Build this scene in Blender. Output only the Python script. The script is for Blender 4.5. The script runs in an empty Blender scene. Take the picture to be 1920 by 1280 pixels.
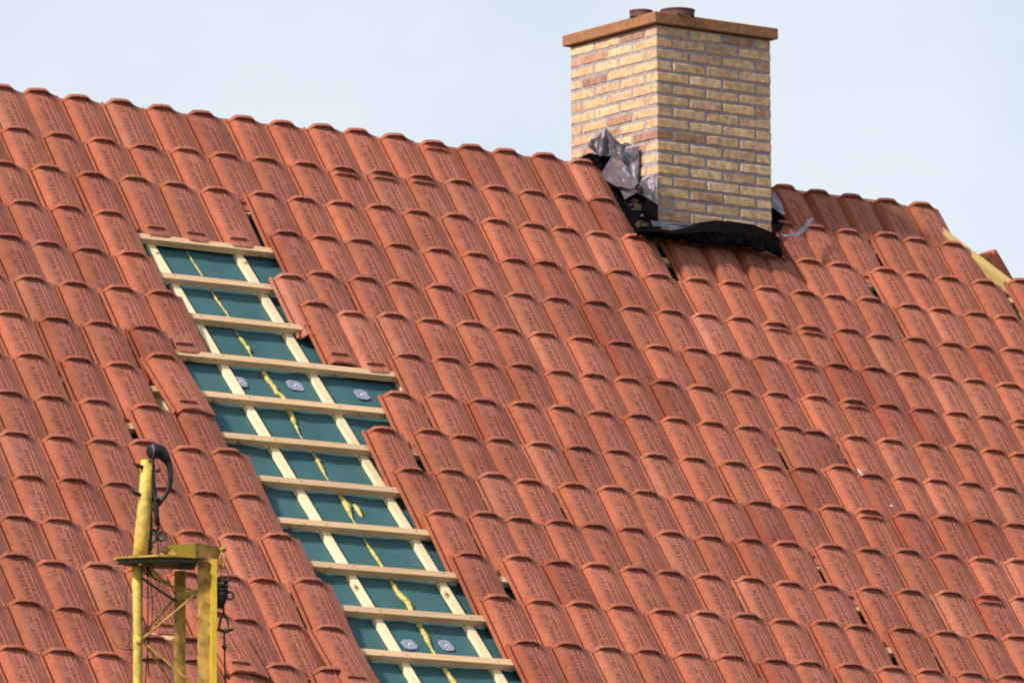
import bpy, bmesh, math, random
from mathutils import Vector, Matrix, noise
random.seed(7)
TILES=[(0,-3.935,0.011,'',0,0),(0,-3.699,0.005,'',0,1),(0,-3.448,0.021,'',0,1),(0,-3.172,0.015,'',0,1),(0,-2.909,0.017,'',0,1),(0,-2.650,0.025,'',0,1),(0,-2.371,0.022,'',0,1),(0,-2.109,0.022,'',0,1),(0,-1.839,0.010,'',0,1),(0,-1.598,0.006,'',0,1),(0,-1.347,0.013,'',0,1),(0,-1.090,0.031,'D',0,1),(0,-0.824,0.024,'',0,1),(0,-0.581,0.020,'',0,1),(0,-0.308,0.019,'',0,1),(0,-0.056,0.033,'',0,1),(0,1.417,0.033,'',0,1),(0,1.658,0.045,'',0,1),(0,1.907,0.046,'',0,1),(0,2.173,0.046,'',0,1),(0,2.439,0.040,'',0,1),(1,-4.000,0.390,'',0,1),(1,-3.730,0.398,'',0,1),(1,-3.458,0.398,'',0,1),(1,-3.192,0.407,'',0,1),(1,-2.920,0.397,'',0,1),(1,-2.670,0.401,'',0,1),(1,-2.404,0.396,'',0,1),(1,-2.138,0.395,'',0,1),(1,-1.877,0.389,'D',0,1),(1,-1.619,0.385,'D',0,1),(1,-1.355,0.381,'D',0,1),(1,-1.086,0.381,'',0,1),(1,-0.840,0.396,'',0,1),(1,-0.589,0.402,'',0,1),(1,-0.349,0.398,'',0,1),(1,-0.090,0.386,'',1,1),(1,1.187,0.414,'',0,1),(1,1.429,0.410,'',0,1),(1,1.676,0.410,'',0,1),(1,1.972,0.397,'',0,1),(1,2.179,0.412,'',0,1),(1,2.459,0.408,'',0,1),(2,-4.228,0.727,'',0,0),(2,-3.951,0.722,'',0,1),(2,-3.675,0.735,'',0,1),(2,-3.400,0.726,'B',0,1),(2,-3.143,0.735,'B',0,1),(2,-2.882,0.740,'B',0,1),(2,-2.569,0.730,'',0,1),(2,-2.311,0.731,'',0,1),(2,-2.059,0.730,'',0,1),(2,-1.791,0.720,'',0,1),(2,-1.543,0.726,'',0,1),(2,-1.279,0.724,'',0,1),(2,-1.006,0.723,'',0,1),(2,-0.754,0.724,'',0,1),(2,-0.533,0.726,'',0,1),(2,-0.299,0.733,'',0,1),(2,-0.036,0.723,'',0,1),(2,0.281,0.706,'',0,1),(2,0.545,0.693,'',0,1),(2,0.788,0.696,'',0,1),(2,0.947,0.759,'',0,1),(2,1.192,0.755,'',0,1),(2,1.423,0.753,'',0,1),(2,1.753,0.754,'',0,1),(2,1.972,0.762,'',0,1),(2,2.220,0.765,'',0,1),(2,2.496,0.758,'',0,1),(2,2.810,0.708,'',0,0),(3,-4.246,1.068,'',0,1),(3,-3.975,1.065,'',0,1),(3,-3.714,1.070,'',0,1),(3,-2.580,1.069,'',0,1),(3,-2.333,1.072,'',0,1),(3,-2.093,1.067,'',0,1),(3,-1.831,1.066,'',0,1),(3,-1.575,1.072,'',0,1),(3,-1.318,1.072,'',0,1),(3,-1.064,1.081,'',0,1),(3,-0.845,1.073,'',1,1),(3,-0.576,1.069,'',0,1),(3,-0.324,1.073,'',0,1),(3,-0.066,1.071,'',0,1),(3,0.211,1.073,'',0,1),(3,0.466,1.066,'',0,1),(3,0.714,1.077,'',0,1),(3,0.974,1.076,'',0,1),(3,1.198,1.082,'',0,1),(3,1.458,1.072,'',0,1),(3,1.744,1.088,'',0,1),(3,1.969,1.093,'',0,1),(3,2.241,1.088,'',0,1),(3,2.467,1.087,'',0,1),(4,-4.489,1.393,'',0,0),(4,-4.256,1.414,'',0,1),(4,-3.997,1.426,'',0,1),(4,-3.727,1.419,'',0,1),(4,-2.750,1.475,'B',2,1),(4,-2.515,1.417,'',0,1),(4,-2.234,1.414,'',0,1),(4,-1.993,1.416,'',0,1),(4,-1.726,1.413,'',0,1),(4,-1.445,1.405,'',0,1),(4,-1.188,1.405,'',0,1),(4,-0.946,1.412,'',0,1),(4,-0.672,1.402,'',1,1),(4,-0.415,1.413,'',0,1),(4,-0.159,1.413,'',0,1),(4,0.091,1.410,'',2,1),(4,0.340,1.402,'',0,1),(4,0.582,1.410,'D',0,1),(4,0.827,1.416,'D',0,1),(4,1.113,1.397,'',0,1),(4,1.332,1.421,'',0,1),(4,1.599,1.415,'',0,1),(4,1.850,1.423,'',0,1),(4,2.077,1.417,'',1,1),(4,2.323,1.414,'',0,0),(5,-4.498,1.746,'',0,1),(5,-4.228,1.746,'',0,1),(5,-3.947,1.744,'',0,1),(5,-3.690,1.746,'B',0,1),(5,-2.688,1.699,'B',0,1),(5,-2.480,1.752,'B',0,1),(5,-2.203,1.728,'',0,1),(5,-1.949,1.738,'',0,1),(5,-1.676,1.723,'',0,1),(5,-1.456,1.746,'',0,1),(5,-1.207,1.751,'',0,1),(5,-0.952,1.757,'',0,1),(5,-0.694,1.760,'',1,1),(5,-0.425,1.755,'',0,1),(5,-0.161,1.746,'',0,1),(5,0.077,1.746,'',0,1),(5,0.331,1.745,'',0,1),(5,0.584,1.749,'D',0,1),(5,0.841,1.750,'',1,1),(5,1.108,1.745,'',1,1),(5,1.347,1.751,'',0,1),(5,1.600,1.752,'',0,1),(5,1.834,1.755,'',0,1),(5,2.087,1.760,'',0,0),(6,-4.770,2.076,'',0,0),(6,-4.492,2.078,'',0,1),(6,-4.218,2.076,'',0,1),(6,-3.936,2.070,'',1,1),(6,-2.272,2.083,'',0,1),(6,-2.009,2.071,'',0,1),(6,-1.775,2.079,'',0,1),(6,-1.522,2.069,'',0,1),(6,-1.272,2.087,'',0,1),(6,-1.045,2.084,'',0,1),(6,-0.813,2.090,'',0,1),(6,-0.555,2.085,'',1,1),(6,-0.307,2.093,'',0,1),(6,-0.040,2.088,'',0,1),(6,0.224,2.083,'',0,1),(6,0.500,2.077,'',0,1),(6,0.769,2.072,'D',0,1),(6,1.005,2.085,'',1,1),(6,1.265,2.086,'',1,1),(6,1.504,2.091,'',0,1),(6,1.743,2.091,'',0,1),(6,1.991,2.095,'D',0,0),(7,-4.792,2.417,'',0,1),(7,-4.503,2.409,'',0,1),(7,-4.247,2.418,'',0,1),(7,-3.966,2.339,'O',0,1),(7,-2.504,2.433,'',0,1),(7,-2.219,2.407,'',0,1),(7,-1.946,2.419,'',1,1),(7,-1.677,2.408,'',0,1),(7,-1.422,2.413,'',0,1),(7,-1.172,2.421,'',0,1),(7,-0.907,2.413,'',0,1),(7,-0.659,2.415,'',0,1),(7,-0.414,2.419,'',0,1),(7,-0.163,2.423,'',0,1),(7,0.142,2.383,'',0,1),(7,0.309,2.403,'',1,1),(7,0.595,2.411,'',0,1),(7,0.848,2.410,'',0,1),(7,1.110,2.412,'',0,1),(7,1.378,2.389,'',0,1),(7,1.589,2.410,'',0,1),(7,1.787,2.422,'',0,0),(8,-5.063,2.750,'',0,0),(8,-4.809,2.751,'',0,1),(8,-4.541,2.752,'',0,1),(8,-4.228,2.755,'',0,1),(8,-3.959,2.748,'',0,1),(8,-2.766,2.761,'',0,1),(8,-2.453,2.735,'',0,1),(8,-2.241,2.754,'',0,1),(8,-2.008,2.752,'',0,1),(8,-1.744,2.754,'',0,1),(8,-1.490,2.757,'',0,1),(8,-1.230,2.753,'',0,1),(8,-0.979,2.760,'',0,1),(8,-0.720,2.756,'',0,1),(8,-0.441,2.755,'',0,1),(8,-0.203,2.759,'',0,1),(8,0.045,2.749,'',1,1),(8,0.323,2.702,'',0,1),(8,0.512,2.749,'',1,1),(8,0.759,2.745,'',0,1),(8,0.986,2.740,'',0,1),(8,1.218,2.744,'',0,1),(8,1.468,2.752,'',0,1),(9,-5.167,3.084,'',0,1),(9,-4.906,3.084,'',0,1),(9,-4.641,3.078,'',0,1),(9,-4.383,3.057,'',0,1),(9,-4.126,3.079,'',0,1),(9,-3.887,3.071,'',0,1),(9,-2.744,3.084,'',0,1),(9,-2.478,3.062,'',0,1),(9,-2.204,3.065,'',0,1),(9,-1.993,3.093,'',0,1),(9,-1.698,3.089,'',0,1),(9,-1.436,3.086,'',0,1),(9,-1.223,3.092,'',0,1),(9,-0.973,3.099,'',0,1),(9,-0.710,3.092,'',0,1),(9,-0.454,3.094,'',1,1),(9,-0.211,3.098,'',0,1),(9,0.064,3.081,'',0,1),(9,0.308,3.076,'D',0,1),(9,0.580,3.077,'',1,1),(9,0.856,3.070,'',0,1),(9,1.116,3.068,'',1,1),(9,1.347,3.080,'',0,0),(10,-5.237,3.430,'',0,1),(10,-4.973,3.425,'',0,1),(10,-4.710,3.421,'',0,1),(10,-4.441,3.426,'',0,1),(10,-4.189,3.436,'',0,1),(10,-3.927,3.423,'',0,1),(10,-2.713,3.425,'',0,1),(10,-2.431,3.406,'',0,1),(10,-2.220,3.422,'',0,1),(10,-1.956,3.419,'',0,1),(10,-1.734,3.420,'',0,1),(10,-1.491,3.424,'',0,1),(10,-1.231,3.426,'',0,1),(10,-0.977,3.438,'',0,1),(10,-0.704,3.431,'',0,1),(10,-0.451,3.430,'',0,1),(10,-0.146,3.420,'',0,1),(10,0.118,3.423,'',0,1),(10,0.393,3.403,'',0,1),(10,0.661,3.411,'',0,1),(10,0.919,3.415,'',0,1),(10,1.183,3.406,'',0,0),(11,-5.450,3.761,'',0,1),(11,-5.209,3.760,'',0,1),(11,-4.950,3.775,'',0,1),(11,-4.690,3.775,'',0,1),(11,-4.424,3.766,'',0,1),(11,-4.161,3.769,'',0,1),(11,-3.886,3.738,'',0,1),(11,-2.707,3.760,'',0,1),(11,-2.386,3.747,'',0,1),(11,-2.141,3.764,'',1,1),(11,-1.890,3.760,'',0,1),(11,-1.644,3.760,'',0,1),(11,-1.423,3.767,'',0,1),(11,-1.164,3.771,'',0,1),(11,-0.882,3.768,'',0,1),(11,-0.630,3.773,'',0,1),(11,-0.370,3.773,'',0,1),(11,-0.062,3.764,'',0,1),(11,0.206,3.759,'',0,1),(11,0.493,3.743,'',0,1),(11,0.763,3.743,'D',1,1),(11,1.016,3.736,'',0,0),(12,-5.591,4.070,'',0,1),(12,-5.391,4.106,'',0,1),(12,-5.116,4.093,'',0,1),(12,-4.868,4.096,'',0,1),(12,-4.619,4.103,'',0,1),(12,-4.366,4.106,'',0,1),(12,-4.148,4.104,'',0,1),(12,-3.857,4.082,'',0,1),(12,-2.698,4.095,'',0,1),(12,-2.427,4.101,'',0,1),(12,-2.169,4.097,'',0,1),(12,-1.910,4.093,'',0,1),(12,-1.634,4.095,'',0,1),(12,-1.355,4.090,'',0,1),(12,-1.079,4.076,'',0,1),(12,-0.840,4.100,'',0,1),(12,-0.559,4.090,'',0,1),(12,-0.344,4.100,'',0,1),(12,-0.030,4.092,'',0,1),(12,0.261,4.090,'',0,1),(12,0.525,4.083,'',0,1),(12,0.763,4.078,'',0,0),(13,-5.683,4.426,'',0,1),(13,-5.444,4.446,'',0,1),(13,-5.177,4.440,'',0,1),(13,-5.045,4.629,'',0,1),(13,-4.835,4.618,'',0,1),(13,-4.605,4.433,'O',0,1),(13,-4.420,4.435,'',0,1),(13,-4.161,4.446,'',0,1),(13,-3.939,4.486,'O',0,1),(13,-2.693,4.443,'',0,1),(13,-2.428,4.439,'',0,1),(13,-2.174,4.440,'',0,0),(13,-1.922,4.442,'',0,0),(13,-1.651,4.438,'',0,0),(13,-1.377,4.434,'',0,0),(13,-1.087,4.437,'',1,0),(13,-0.868,4.439,'',0,0),(13,-0.578,4.430,'',0,0),(13,-0.301,4.430,'',0,0),(13,-0.046,4.429,'',0,0),(13,0.238,4.425,'',0,0),(13,0.521,4.422,'',0,0),(14,-5.906,4.784,'',0,0),(14,-5.640,4.782,'',0,0),(14,-5.380,4.786,'',0,0),(14,-5.124,4.790,'',0,0),(14,-4.873,4.783,'',0,0),(14,-4.618,4.772,'',0,0),(14,-4.353,4.772,'',0,0),(14,-4.064,4.778,'',0,0)]
SHEETS={"flap": [[0.269, -0.027, 0.222], [0.269, -0.077, 0.184], [0.269, -0.123, 0.146], [0.269, -0.193, 0.108], [0.269, -0.239, 0.116], [0.269, -0.248, 0.096], [0.269, -0.193, 0.068], [0.255, -0.09, 0.05], [0.184, -0.098, 0.042], [0.128, -0.056, 0.086], [0.141, -0.024, 0.12], [0.19, 0.006, 0.151], [0.269, 0.039, 0.186]], "hole": [[0.049, -0.035, 0.028], [0.182, 0.021, 0.087], [0.251, 0.012, 0.077], [0.329, -0.012, 0.088], [0.329, -0.011, 0.057], [0.178, -0.12, -0.061], [0.165, -0.067, -0.005], [0.111, -0.073, -0.011]], "upper": [[0.323, -0.02, 0.08], [0.339, -0.125, 0.103], [0.339, -0.247, 0.104], [0.339, -0.239, -0.105], [0.332, -0.219, -0.127], [0.337, -0.112, -0.016]], "mid": [[0.098, -0.207, -0.072], [0.177, -0.147, -0.009], [0.258, -0.086, 0.054], [0.299, -0.082, 0.069], [0.299, -0.182, -0.03], [0.299, -0.282, -0.124], [0.261, -0.292, -0.16], [0.151, -0.287, -0.155], [0.08, -0.261, -0.128]], "low": [[0.18, -0.248, -0.144], [0.283, -0.257, -0.153], [0.314, -0.268, -0.164], [0.237, -0.303, -0.201], [0.167, -0.335, -0.234], [0.177, -0.293, -0.19]], "right": [[0.347, -0.219, -0.104], [0.347, -0.309, -0.089], [0.347, -0.407, -0.079], [0.347, -0.405, -0.254], [0.347, -0.348, -0.227], [0.347, -0.278, -0.184], [0.347, -0.208, -0.137]], "dark": [[0.355, 0.075, -0.021], [0.355, -0.076, -0.166], [0.355, -0.177, -0.156], [0.355, -0.392, -0.236], [0.355, -0.396, -0.381], [0.355, -0.25, -0.382], [0.355, -0.151, -0.27], [0.355, 0.025, -0.075]], "foot": [[0.216, 0.031, 0.083], [0.346, 0.011, 0.062], [0.385, -0.088, -0.041], [0.367, -0.391, -0.357], [0.312, -0.491, -0.462], [0.123, -0.511, -0.483], [0.146, -0.302, -0.265], [0.177, -0.111, -0.066]], "debris": [[0.157, -0.388, -0.261], [0.218, -0.368, -0.24], [0.226, -0.421, -0.296], [0.21, -0.477, -0.354], [0.146, -0.542, -0.421], [0.112, -0.522, -0.4], [0.117, -0.46, -0.336]], "strip": [[0.282, -0.418, -0.354], [0.331, -0.418, -0.359], [0.419, -0.418, -0.362], [0.552, -0.418, -0.356], [0.579, -0.418, -0.341], [0.556, -0.418, -0.374], [0.498, -0.418, -0.388], [0.445, -0.418, -0.384], [0.361, -0.418, -0.383], [0.3, -0.418, -0.389]], "apron": [[[0.209, -0.408, -0.406], [0.274, -0.408, -0.393], [0.35, -0.408, -0.395], [0.453, -0.408, -0.395], [0.56, -0.408, -0.363], [0.637, -0.408, -0.331], [0.76, -0.408, -0.306], [0.906, -0.408, -0.302], [1.03, -0.408, -0.305], [1.138, -0.408, -0.329], [1.224, -0.408, -0.364]], [[-0.01, -0.697, -0.482], [0.058, -0.691, -0.476], [0.136, -0.688, -0.473], [0.236, -0.691, -0.476], [0.355, -0.673, -0.457], [0.447, -0.653, -0.437], [0.579, -0.639, -0.422], [0.726, -0.637, -0.42], [0.846, -0.642, -0.425], [0.941, -0.657, -0.441], [1.002, -0.688, -0.473]], [[0.021, -0.646, -0.487], [0.078, -0.65, -0.491], [0.172, -0.64, -0.481], [0.269, -0.647, -0.488], [0.373, -0.65, -0.491], [0.458, -0.647, -0.488], [0.584, -0.648, -0.489], [0.715, -0.651, -0.492], [0.826, -0.656, -0.498], [0.94, -0.658, -0.499], [1.034, -0.675, -0.518]]], "curl": [[1.117, -0.543, -0.365], [1.173, -0.551, -0.373], [1.266, -0.517, -0.338], [1.348, -0.474, -0.293], [1.393, -0.442, -0.259], [1.47, -0.41, -0.226], [1.454, -0.425, -0.242], [1.383, -0.474, -0.293], [1.297, -0.528, -0.349], [1.209, -0.564, -0.387], [1.138, -0.565, -0.388]], "sliver": [[1.327, -0.217, -0.053], [1.333, -0.244, -0.081], [1.32, -0.294, -0.133], [1.29, -0.38, -0.223], [1.266, -0.376, -0.219], [1.244, -0.35, -0.193], [1.233, -0.324, -0.165]], "rcorner": [[1.277, -0.269, -0.165], [1.324, -0.312, -0.21], [1.321, -0.34, -0.24], [1.237, -0.411, -0.314], [1.139, -0.455, -0.36], [1.182, -0.382, -0.284]]}
FOAM=[(-3.1023, 1.1712, 0.0038), (-3.1033, 1.2631, 0.0058), (-3.0986, 1.3722, 0.0058), (-3.0999, 1.4271, 0.0038), (-3.1012, 1.4819, 0.0038), (-3.1015, 1.5863, 0.0077), (-3.0876, 1.7109, 0.0058), (-3.1016, 1.8658, 0.0038), (-3.1009, 1.9374, 0.0096), (-3.0894, 2.0073, 0.0135), (-3.0971, 2.0529, 0.0046), (-3.0925, 2.1591, 0.0096), (-3.0873, 2.278, 0.0192), (-3.0764, 2.3341, 0.0154), (-3.0827, 2.3834, 0.0192), (-3.0564, 2.4065, 0.0154), (-3.0718, 2.4963, 0.0231), (-3.0775, 2.5584, 0.0231), (-3.0883, 2.6385, 0.0115), (-3.0978, 2.7225, 0.0031), (-3.0866, 2.8687, 0.0038), (-3.0859, 2.9378, 0.0154), (-3.0916, 2.9989, 0.0115), (-3.0923, 3.0636, 0.0038), (-3.0942, 3.1796, 0.0038), (-3.0847, 3.2085, 0.0115), (-3.075, 3.2929, 0.0269), (-3.0893, 3.3711, 0.0115), (-3.0903, 3.401, 0.0046), (-3.0907, 3.4986, 0.0038), (-3.0959, 3.5921, 0.0058), (-3.0934, 3.6761, 0.0115), (-3.09, 3.7513, 0.0115), (-3.0874, 3.8348, 0.0077), (-3.0923, 3.9605, 0.0154), (-3.0858, 4.0015, 0.0269), (-3.0656, 4.0618, 0.0269), (-3.0879, 4.1881, 0.0031), (-3.0857, 4.2374, 0.0154), (-3.0824, 4.3112, 0.0231), (-3.0908, 4.3817, 0.0115), (-3.0947, 4.4231, 0.0077), (-3.0916, 4.5168, 0.0115), (-3.0925, 4.5983, 0.0192), (-3.0831, 4.6787, 0.0192), (-3.0909, 4.7604, 0.0154)]
FOAM2=[(-3.0237, 3.2752, 0.0038), (-3.0218, 3.2921, 0.0154), (-3.0216, 3.3262, 0.0154), (-3.0199, 3.3644, 0.0096), (-3.018, 3.3812, 0.0023)]
PLATES=[(-3.281, 2.314), (-2.927, 2.299), (-2.511, 2.321), (-3.222, 4.396), (-2.987, 4.382)]
HIPB=(2.6485,0.2378,2.8966,0.6810)
ROOF_THETA=0.807214;GAUGE=0.33748;BAT0=1.1745
CHX=0.3593;CHY=-0.3877;CHZ=0.7835
CAMP=(-23.9040,-32.2232,-7.1273);YAW=0.6304788;PIT=0.1510932;ROLL=-0.0040319;FPX=13403.32
MAST=(-5.878,-4.804,-3.152)
FLUES=[(0.381, -0.215, 0.067, 0.04), (0.543, -0.347, 0.099, 0.04)]
NAILS=[(0.264, -0.098, 0.038), (0.264, -0.132, -0.081)]
HIPTILE=(3.224, 0.05, -0.201)

C = bpy.context.scene.collection
scene = bpy.context.scene
rad = math.radians

# ------------------------------------------------------------------ camera
cam = bpy.data.cameras.new('camera')
cam.sensor_width = 36.0
cam.lens = FPX/1920*36.0
cam.clip_start = 1.0; cam.clip_end = 5000
co = bpy.data.objects.new('camera', cam); C.objects.link(co)
fw = Vector((math.sin(YAW)*math.cos(PIT), math.cos(YAW)*math.cos(PIT), math.sin(PIT)))
rt = Vector((math.cos(YAW), -math.sin(YAW), 0)); up = rt.cross(fw)
rt2 = rt*math.cos(ROLL)+up*math.sin(ROLL); up2 = -rt*math.sin(ROLL)+up*math.cos(ROLL)
mw = Matrix((rt2, up2, -fw)).transposed().to_4x4(); mw.translation = Vector(CAMP)
co.matrix_world = mw
scene.camera = co

# ------------------------------------------------------------------ light
SUN_AZ = rad(6); SUN_EL = rad(39)      # azimuth measured from -X towards -Y
sdir = Vector((-math.cos(SUN_AZ)*math.cos(SUN_EL), -math.sin(SUN_AZ)*math.cos(SUN_EL), math.sin(SUN_EL)))
sl = bpy.data.lights.new('sun', 'SUN'); sl.energy = 4.8; sl.angle = rad(6); sl.color = (1.0, .93, .80)
so = bpy.data.objects.new('sun', sl); C.objects.link(so)
so.rotation_euler = sdir.to_track_quat('Z', 'Y').to_euler()
so.location = sdir*60
w = bpy.data.worlds.new('World'); scene.world = w; w.use_nodes = True
nt = w.node_tree; nt.nodes.clear()
out = nt.nodes.new('ShaderNodeOutputWorld')
sky = nt.nodes.new('ShaderNodeTexSky'); sky.sky_type = 'NISHITA'; sky.sun_disc = False
sky.sun_elevation = SUN_EL; sky.sun_rotation = math.atan2(sdir.x, sdir.y)
sky.dust_density = 3; sky.air_density = 1.0
b1 = nt.nodes.new('ShaderNodeBackground'); b1.inputs['Strength'].default_value = .05
nt.links.new(sky.outputs[0], b1.inputs[0])
# thin bright cloud veil over the whole sky
tc = nt.nodes.new('ShaderNodeTexCoord')
nz = nt.nodes.new('ShaderNodeTexNoise'); nz.inputs['Scale'].default_value = 15; nz.inputs['Detail'].default_value = 4
nt.links.new(tc.outputs['Generated'], nz.inputs['Vector'])
cr = nt.nodes.new('ShaderNodeValToRGB')
cr.color_ramp.elements[0].position = .40; cr.color_ramp.elements[0].color = (.69, .755, .835, 1)
cr.color_ramp.elements[1].position = .60; cr.color_ramp.elements[1].color = (.835, .86, .90, 1)
nt.links.new(nz.outputs[0], cr.inputs[0])
b2 = nt.nodes.new('ShaderNodeBackground')
# the veil thins from the hazy horizon to the zenith
sx = nt.nodes.new('ShaderNodeSeparateXYZ'); nt.links.new(tc.outputs['Generated'], sx.inputs[0])
def wm(op, a, b):
    x = nt.nodes.new('ShaderNodeMath'); x.operation = op
    for i, v in enumerate((a, b)):
        if isinstance(v, (int, float)): x.inputs[i].default_value = v
        else: nt.links.new(v, x.inputs[i])
    return x.outputs[0]
el = wm('MAXIMUM', sx.outputs[2], 0.0)
nt.links.new(wm('DIVIDE', 1.12, wm('ADD', 1.0, wm('MULTIPLY', el, 2.0))), b2.inputs['Strength'])
nt.links.new(cr.outputs[0], b2.inputs[0])
ad = nt.nodes.new('ShaderNodeAddShader')
nt.links.new(b1.outputs[0], ad.inputs[0]); nt.links.new(b2.outputs[0], ad.inputs[1]); nt.links.new(ad.outputs[0], out.inputs[0])
vs = scene.view_settings
vs.view_transform = 'Standard'; vs.look = 'None'; vs.exposure = -0.02; vs.gamma = 1; vs.use_curve_mapping = False

# ------------------------------------------------------------------ roof frame
TH = ROOF_THETA; ct, st = math.cos(TH), math.sin(TH)
U = Vector((1, 0, 0)); S = Vector((0, -ct, -st)); N = Vector((0, -st, ct))
def RP(u, s, n=0.0):
    return U*u + S*s + N*n
HIPU, HIPK = 2.50, .557            # the hip: u = HIPU + HIPK*s
EAVE = 5.95; LEFT = -6.4

# ------------------------------------------------------------------ helpers
def mesh_obj(name, verts, faces, m, parent=None, smooth=False):
    me = bpy.data.meshes.new(name)
    me.from_pydata([tuple(v) for v in verts], [], faces)
    me.update()
    if m: me.materials.append(m)
    if smooth:
        for p in me.polygons: p.use_smooth = True
    o = bpy.data.objects.new(name, me); C.objects.link(o)
    if parent: o.parent = parent
    return o
def fixn(o):
    bm = bmesh.new(); bm.from_mesh(o.data); bmesh.ops.recalc_face_normals(bm, faces=bm.faces); bm.to_mesh(o.data); bm.free()
    return o
def empty(name, label, cat, loc=(0, 0, 0), group=None):
    o = bpy.data.objects.new(name, None); C.objects.link(o); o.location = loc
    o['label'] = label; o['category'] = cat
    if group: o['group'] = group
    return o
BOXF = [(0, 3, 2, 1), (4, 5, 6, 7), (0, 1, 5, 4), (1, 2, 6, 5), (2, 3, 7, 6), (3, 0, 4, 7)]
def box_v(o, a, b, c):
    """corner o and three edge vectors"""
    o = Vector(o); return [o, o+a, o+a+b, o+b, o+c, o+a+c, o+a+b+c, o+b+c]
def tube_geo(pts, r, n=8, closed=False):
    pts = [Vector(p) for p in pts]
    rs = r if isinstance(r, (list, tuple)) else [r]*len(pts)
    V, F = [], []
    ref = Vector((0, .3, .95))
    for i, p in enumerate(pts):
        if closed: d = pts[(i+1) % len(pts)]-pts[i-1]
        else: d = pts[min(i+1, len(pts)-1)]-pts[max(i-1, 0)]
        d.normalize()
        rf = ref if abs(d.dot(ref)) < .93 else Vector((1, 0, 0))
        a = d.cross(rf).normalized(); b = d.cross(a)
        if i and not closed or (closed and i):
            if a.dot(la) < 0: a = -a; b = -b
        la = a
        for k in range(n):
            t = 2*math.pi*k/n; V.append(p+(a*math.cos(t)+b*math.sin(t))*rs[i])
    m = len(pts)
    for i in range(m if closed else m-1):
        j = (i+1) % m
        for k in range(n):
            F.append((i*n+k, i*n+(k+1) % n, j*n+(k+1) % n, j*n+k))
    if not closed:
        F.append(tuple(range(n))[::-1]); F.append(tuple((m-1)*n+k for k in range(n)))
    return V, F
def tube(name, pts, r, m, parent, n=8, closed=False):
    V, F = tube_geo(pts, r, n, closed)
    return fixn(mesh_obj(name, V, F, m, parent, smooth=n > 6))

# ------------------------------------------------------------------ materials
def new_mat(name, rough=.85, spec=.3):
    m = bpy.data.materials.new(name); m.use_nodes = True
    b = m.node_tree.nodes['Principled BSDF']
    b.inputs['Roughness'].default_value = rough
    b.inputs['Specular IOR Level'].default_value = spec
    return m, m.node_tree, b
class G:
    def __init__(s, nt): s.nt = nt
    def n(s, t, **k):
        x = s.nt.nodes.new(t)
        for a, v in k.items(): setattr(x, a, v)
        return x
    def l(s, a, b): s.nt.links.new(a, b)
    def m(s, op, a, b=None, c=None):
        x = s.n('ShaderNodeMath', operation=op)
        for i, v in enumerate((a, b, c)):
            if v is None: continue
            if isinstance(v, (int, float)): x.inputs[i].default_value = v
            else: s.l(v, x.inputs[i])
        return x.outputs[0]
    def ramp(s, f, pts):
        x = s.n('ShaderNodeValToRGB'); e = x.color_ramp.elements
        while len(e) < len(pts): e.new(.5)
        for el, (p, c) in zip(e, pts):
            el.position = p; el.color = tuple(c)+(1,) if len(c) == 3 else c
        s.l(f, x.inputs[0]); return x.outputs[0]
    def mix(s, f, a, b, bt='MIX'):
        x = s.n('ShaderNodeMix', data_type='RGBA', blend_type=bt)
        for i, v in ((0, f), (6, a), (7, b)):
            if isinstance(v, (int, float)): x.inputs[i].default_value = v
            elif isinstance(v, tuple): x.inputs[i].default_value = v if len(v) == 4 else v+(1,)
            else: s.l(v, x.inputs[i])
        return x.outputs[2]
    def noise(s, vec, scale, detail=3, rough=.6, dim=None):
        x = s.n('ShaderNodeTexNoise'); x.inputs['Scale'].default_value = scale
        x.inputs['Detail'].default_value = detail; x.inputs['Roughness'].default_value = rough
        if vec is not None: s.l(vec, x.inputs['Vector'])
        return x.outputs[0]
    def bump(s, h, dist, b, strength=1.0):
        x = s.n('ShaderNodeBump'); x.inputs['Distance'].default_value = dist; x.inputs['Strength'].default_value = strength
        s.l(h, x.inputs['Height']); s.l(x.outputs[0], b.inputs['Normal'])

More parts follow.
